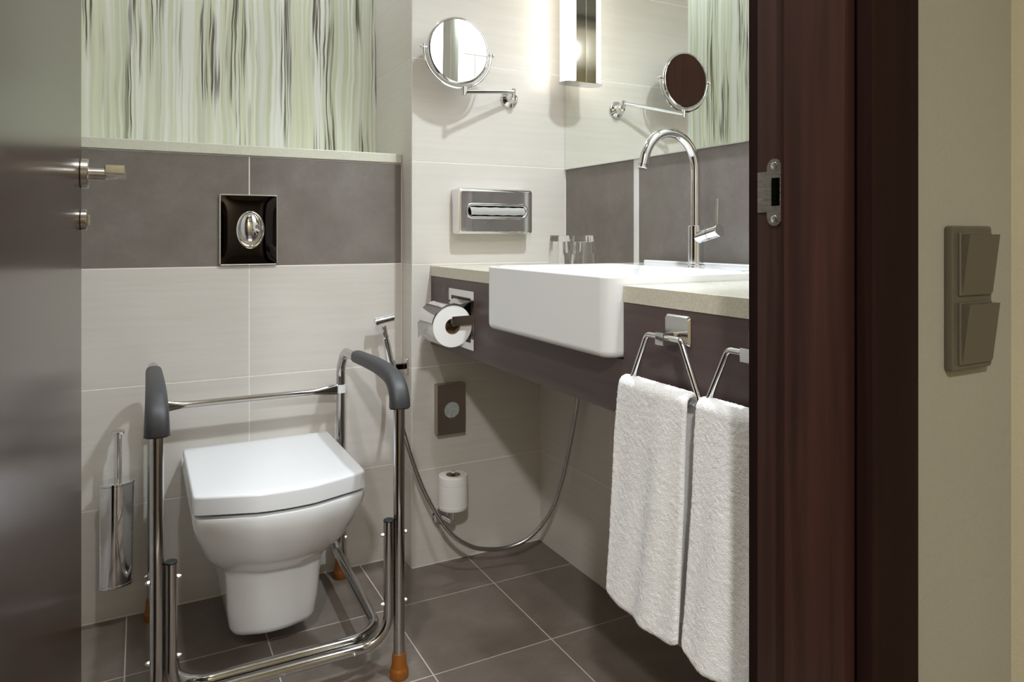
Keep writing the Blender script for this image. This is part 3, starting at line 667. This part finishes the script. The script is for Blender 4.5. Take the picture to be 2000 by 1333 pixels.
# toilet paper holder on the apron
th = thing('toilet_roll_holder', 'chrome toilet roll holder with flap on the vanity apron', 'roll holder', (XA, 1.73, .67))
py0, py1, pz0_, pz1_ = 1.648, 1.812, .671, .822; xp = XA+.0012
bm = bmesh.new()
vo = [bm.verts.new((xp-.003, y, z)) for y, z in rrect(py0,py1,pz0_,pz1_,.003,3)]; vi = [bm.verts.new((xp-.003, y, z)) for y, z in rrect(py0+.018,py1-.018,pz0_+.018,pz1_-.018,.003,3)]
bmesh.ops.triangle_fill(bm, edges=[bm.edges.new((vo[i], vo[(i+1)%len(vo)])) for i in range(len(vo))]+[bm.edges.new((vi[i], vi[(i+1)%len(vi)])) for i in range(len(vi))], use_beauty=True)
ex = bmesh.ops.extrude_face_region(bm, geom=bm.faces[:]); bmesh.ops.translate(bm, verts=[q for q in ex['geom'] if isinstance(q, bmesh.types.BMVert)], vec=(.0028,0,0))
obj('back_plate', bm, 'chrome', th, 30)
obj('recess', B(xp-.0016, xp-.0002, py0+.016, py1-.016, pz0_+.016, pz1_-.016), 'flush', th, 0)
RXc, RZc, RY0, RY1, RRad = .6985, .7365, 1.655, 1.755, .0535
bm = bmesh.new(); box(bm, RXc-.004, xp-.003, 1.6475, 1.6505, RZc+.002, RZc+.026, bev=.0008, seg=1); obj('arm', bm, 'chrome', th, 30)
bm = bmesh.new(); cyl(bm, (RXc,1.6505,RZc+.012), (RXc,RY1+.004,RZc+.012), .0075, seg=18); obj('spindle', bm, 'chrome', th)
cv = [(xp-.004,.7995)]+[(RXc+(RRad+.0045)*math.cos(R(a)), RZc+(RRad+.0045)*math.sin(R(a))) for a in range(70, 178, 9)]
bm = bmesh.new(); poly = cv+[(x*1+(.0014 if i else 0)*(1 if x > RXc else 1), z-.0014) for i, (x, z) in reversed(list(enumerate(cv)))]
prism(bm, poly, 'y', RY0-.003, RY1+.004); obj('flap', bm, 'chrome', th, 40)['label'] = 'curved chrome cover flap'
rl = thing('toilet_roll', 'toilet paper roll with folded end in the vanity holder', 'toilet roll', (RXc, 1.705, RZc))
bm = bmesh.new(); lathe(bm, [(.0205,0),(RRad-.001,0),(RRad,.002),(RRad,.098),(RRad-.001,.10),(.0205,.10)], (RXc,RY0,RZc), (0,1,0), 56, cap=False); obj('roll', bm, 'paperroll', rl, 40)
bm = bmesh.new(); lathe(bm, [(.0205,.0005),(.0205,.0995),(.0192,.0995),(.0192,.0005),(.0205,.0005)], (RXc,RY0,RZc), (0,1,0), 36, cap=False); obj('core', bm, 'card', rl, 40)
bm = bmesh.new(); xq = RXc-RRad-.0012
xq -= .005; vv = [bm.verts.new(p) for p in ((xq+.002,RY0+.016,RZc+.006),(xq+.002,RY1-.001,RZc+.006),(xq-.001,RY1-.014,RZc-.036))]
bm.faces.new(vv); bmesh.ops.solidify(bm, geom=bm.faces[:], thickness=.0008); obj('folded_end', bm, 'paperroll', rl, 0)['label'] = 'triangular folded paper end'

# towel rings and towels
def towel_ring(yc, label):
    t = thing('towel_ring', label, 'towel ring', (XA, yc, .80), 'towel rings on the vanity apron')
    xw = XA+.0012; zc = .816
    bm = bmesh.new(); loft(bm, [[(x,y,z) for y,z in rrect(yc-a,yc+a,zc-b,zc+b,.004,3)] for x,a,b in ((xw-.0003,.029,.0235),(xw-.003,.029,.0235),(xw-.0065,.0265,.021))]); obj('wall_plate', bm, 'chrome', t, 30)
    obj('block', B(xw-.041, xw-.0055, yc-.0105, yc+.0105, zc-.0215, zc-.0015, bev=.0015), 'chrome', t)
    xr = xw-.032; zt, zb = .8065, .7155
    path = fillet([(xr,yc,zt),(xr,yc+.040,zt),(xr,yc+.086,zb),(xr,yc-.086,zb),(xr,yc-.040,zt),(xr,yc,zt)], [.012,.010,.010,.012], 6)
    bm = bmesh.new(); tube(bm, path, .0047, 12); obj('ring', bm, 'chrome', t)
    return xr, zb
def towel(yc, xb, zb, seed, w0, w1, zlo, zback, skew, label):
    nu, tk = 84, .0052
    def centre(u):                       # path in x,z from front hem over the bar to back hem
        pts = []
        Lf = zb-zlo; n1 = 150
        for i in range(n1+1): pts.append((-.0115, zlo+Lf*i/n1, 1-i/n1, -1))
        for i in range(1, 12): a = PI-PI*i/12; pts.append((.0115*math.cos(a), zb+.0125*math.sin(a), 0, math.cos(a)))
        n2 = 110
        for i in range(n2+1): pts.append((.0115, zb-(zb-zback)*i/n2, i/n2, 1))
        return pts
    bm = bmesh.new(); rings = []
    base = centre(0)
    for iu in range(nu+1):
        u = iu/nu*2-1
        edge = 1-max(0, (abs(u)-.93)/.07)**2*.75
        outer, inner = [], []
        for k, (dx, z, t, s) in enumerate(base):
            w = w0+(w1-w0)*min(1, t*1.25)**.8
            y = yc+u*w+skew*t+.004*noise.noise((seed, z*9, u*.6))
            fold = (.010*math.sin(u*3.6+seed*1.7+z*3)+.005*math.sin(u*8+seed+z*6))*min(1, t*2.2)
            if s < 0: x = xb+dx-.003*t-fold*.55-.007*t*t
            elif s > 0: x = xb+dx-fold*.25
            else: x = xb+dx
            hem = -.010*(u*u)*(1 if seed < 2 else .6) if False else 0
            zz = z+.006*noise.noise((seed*3, u*1.5, 0))*t+(.012*(abs(u)**6)*t if s < 0 else 0)
            if k == 0: nx_, nz_ = -1, 0
            a = base[max(k-1,0)]; b2 = base[min(k+1,len(base)-1)]; tx, tz = b2[0]-a[0], b2[1]-a[1]; ln = math.hypot(tx, tz) or 1
            nx_, nz_ = -tz/ln, tx/ln
            p = Vector((x, y, zz)); nz = .0012*noise.noise(p*330+Vector((seed*9,0,0)))+.0004*noise.noise(p*120)
            tp = tk*edge
            endt = min(k, len(base)-1-k); tp *= min(1, .35+.65*math.sqrt(min(1, endt/3)))
            outer.append((x+nx_*(tp+nz), y+.0012*noise.noise(p*300), zz+nz_*(tp+nz)))
            inner.append((x-nx_*tp*.8, y, zz-nz_*tp*.8))
        rings.append(outer+list(reversed(inner)))
    loft(bm, rings)
    o = obj('hand_towel', bm, 'towel', None, 180, origin=(xb, yc, zlo)); return tag(o, label, 'towel', 'white hand towels under the vanity')
xr, zb = towel_ring(.8725, 'hexagonal chrome towel ring nearer the basin, plate fully in view')
towel(.889, xr, zb, 1.0, .084, .089, .350, .372, .018, 'white terry hand towel hanging from the ring nearer the basin')
xr, zb = towel_ring(.689+.006, 'chrome towel ring partly hidden by the door frame')
towel(.706, xr, zb, 2.6, .079, .083, .352, .38, .012, 'white terry hand towel half hidden by the door frame')

# downlight trims in the ceilings
for i, (x, y, z, w, dia, c, a) in enumerate(LIGHTS):
    lbl = ['ceiling downlight in the middle of the bathroom', 'ceiling downlight near the mirror', 'ceiling downlight over the papered wall', 'ceiling downlight in the hall'][i]
    t = thing('ceiling_downlight', lbl, 'downlight', (x, y, ZC), 'round ceiling downlights')
    bm = bmesh.new(); lathe(bm, [(.055,-.0003),(.055,-.004),(.045,-.006),(.044,-.0003)], (x,y,ZC), seg=32, cap=False); obj('trim_ring', bm, 'chrome', t)
    bm = bmesh.new(); lathe(bm, [(.044,-.0006),(.044,-.0015)], (x,y,ZC), seg=32); obj('lens', bm, 'lens', t)
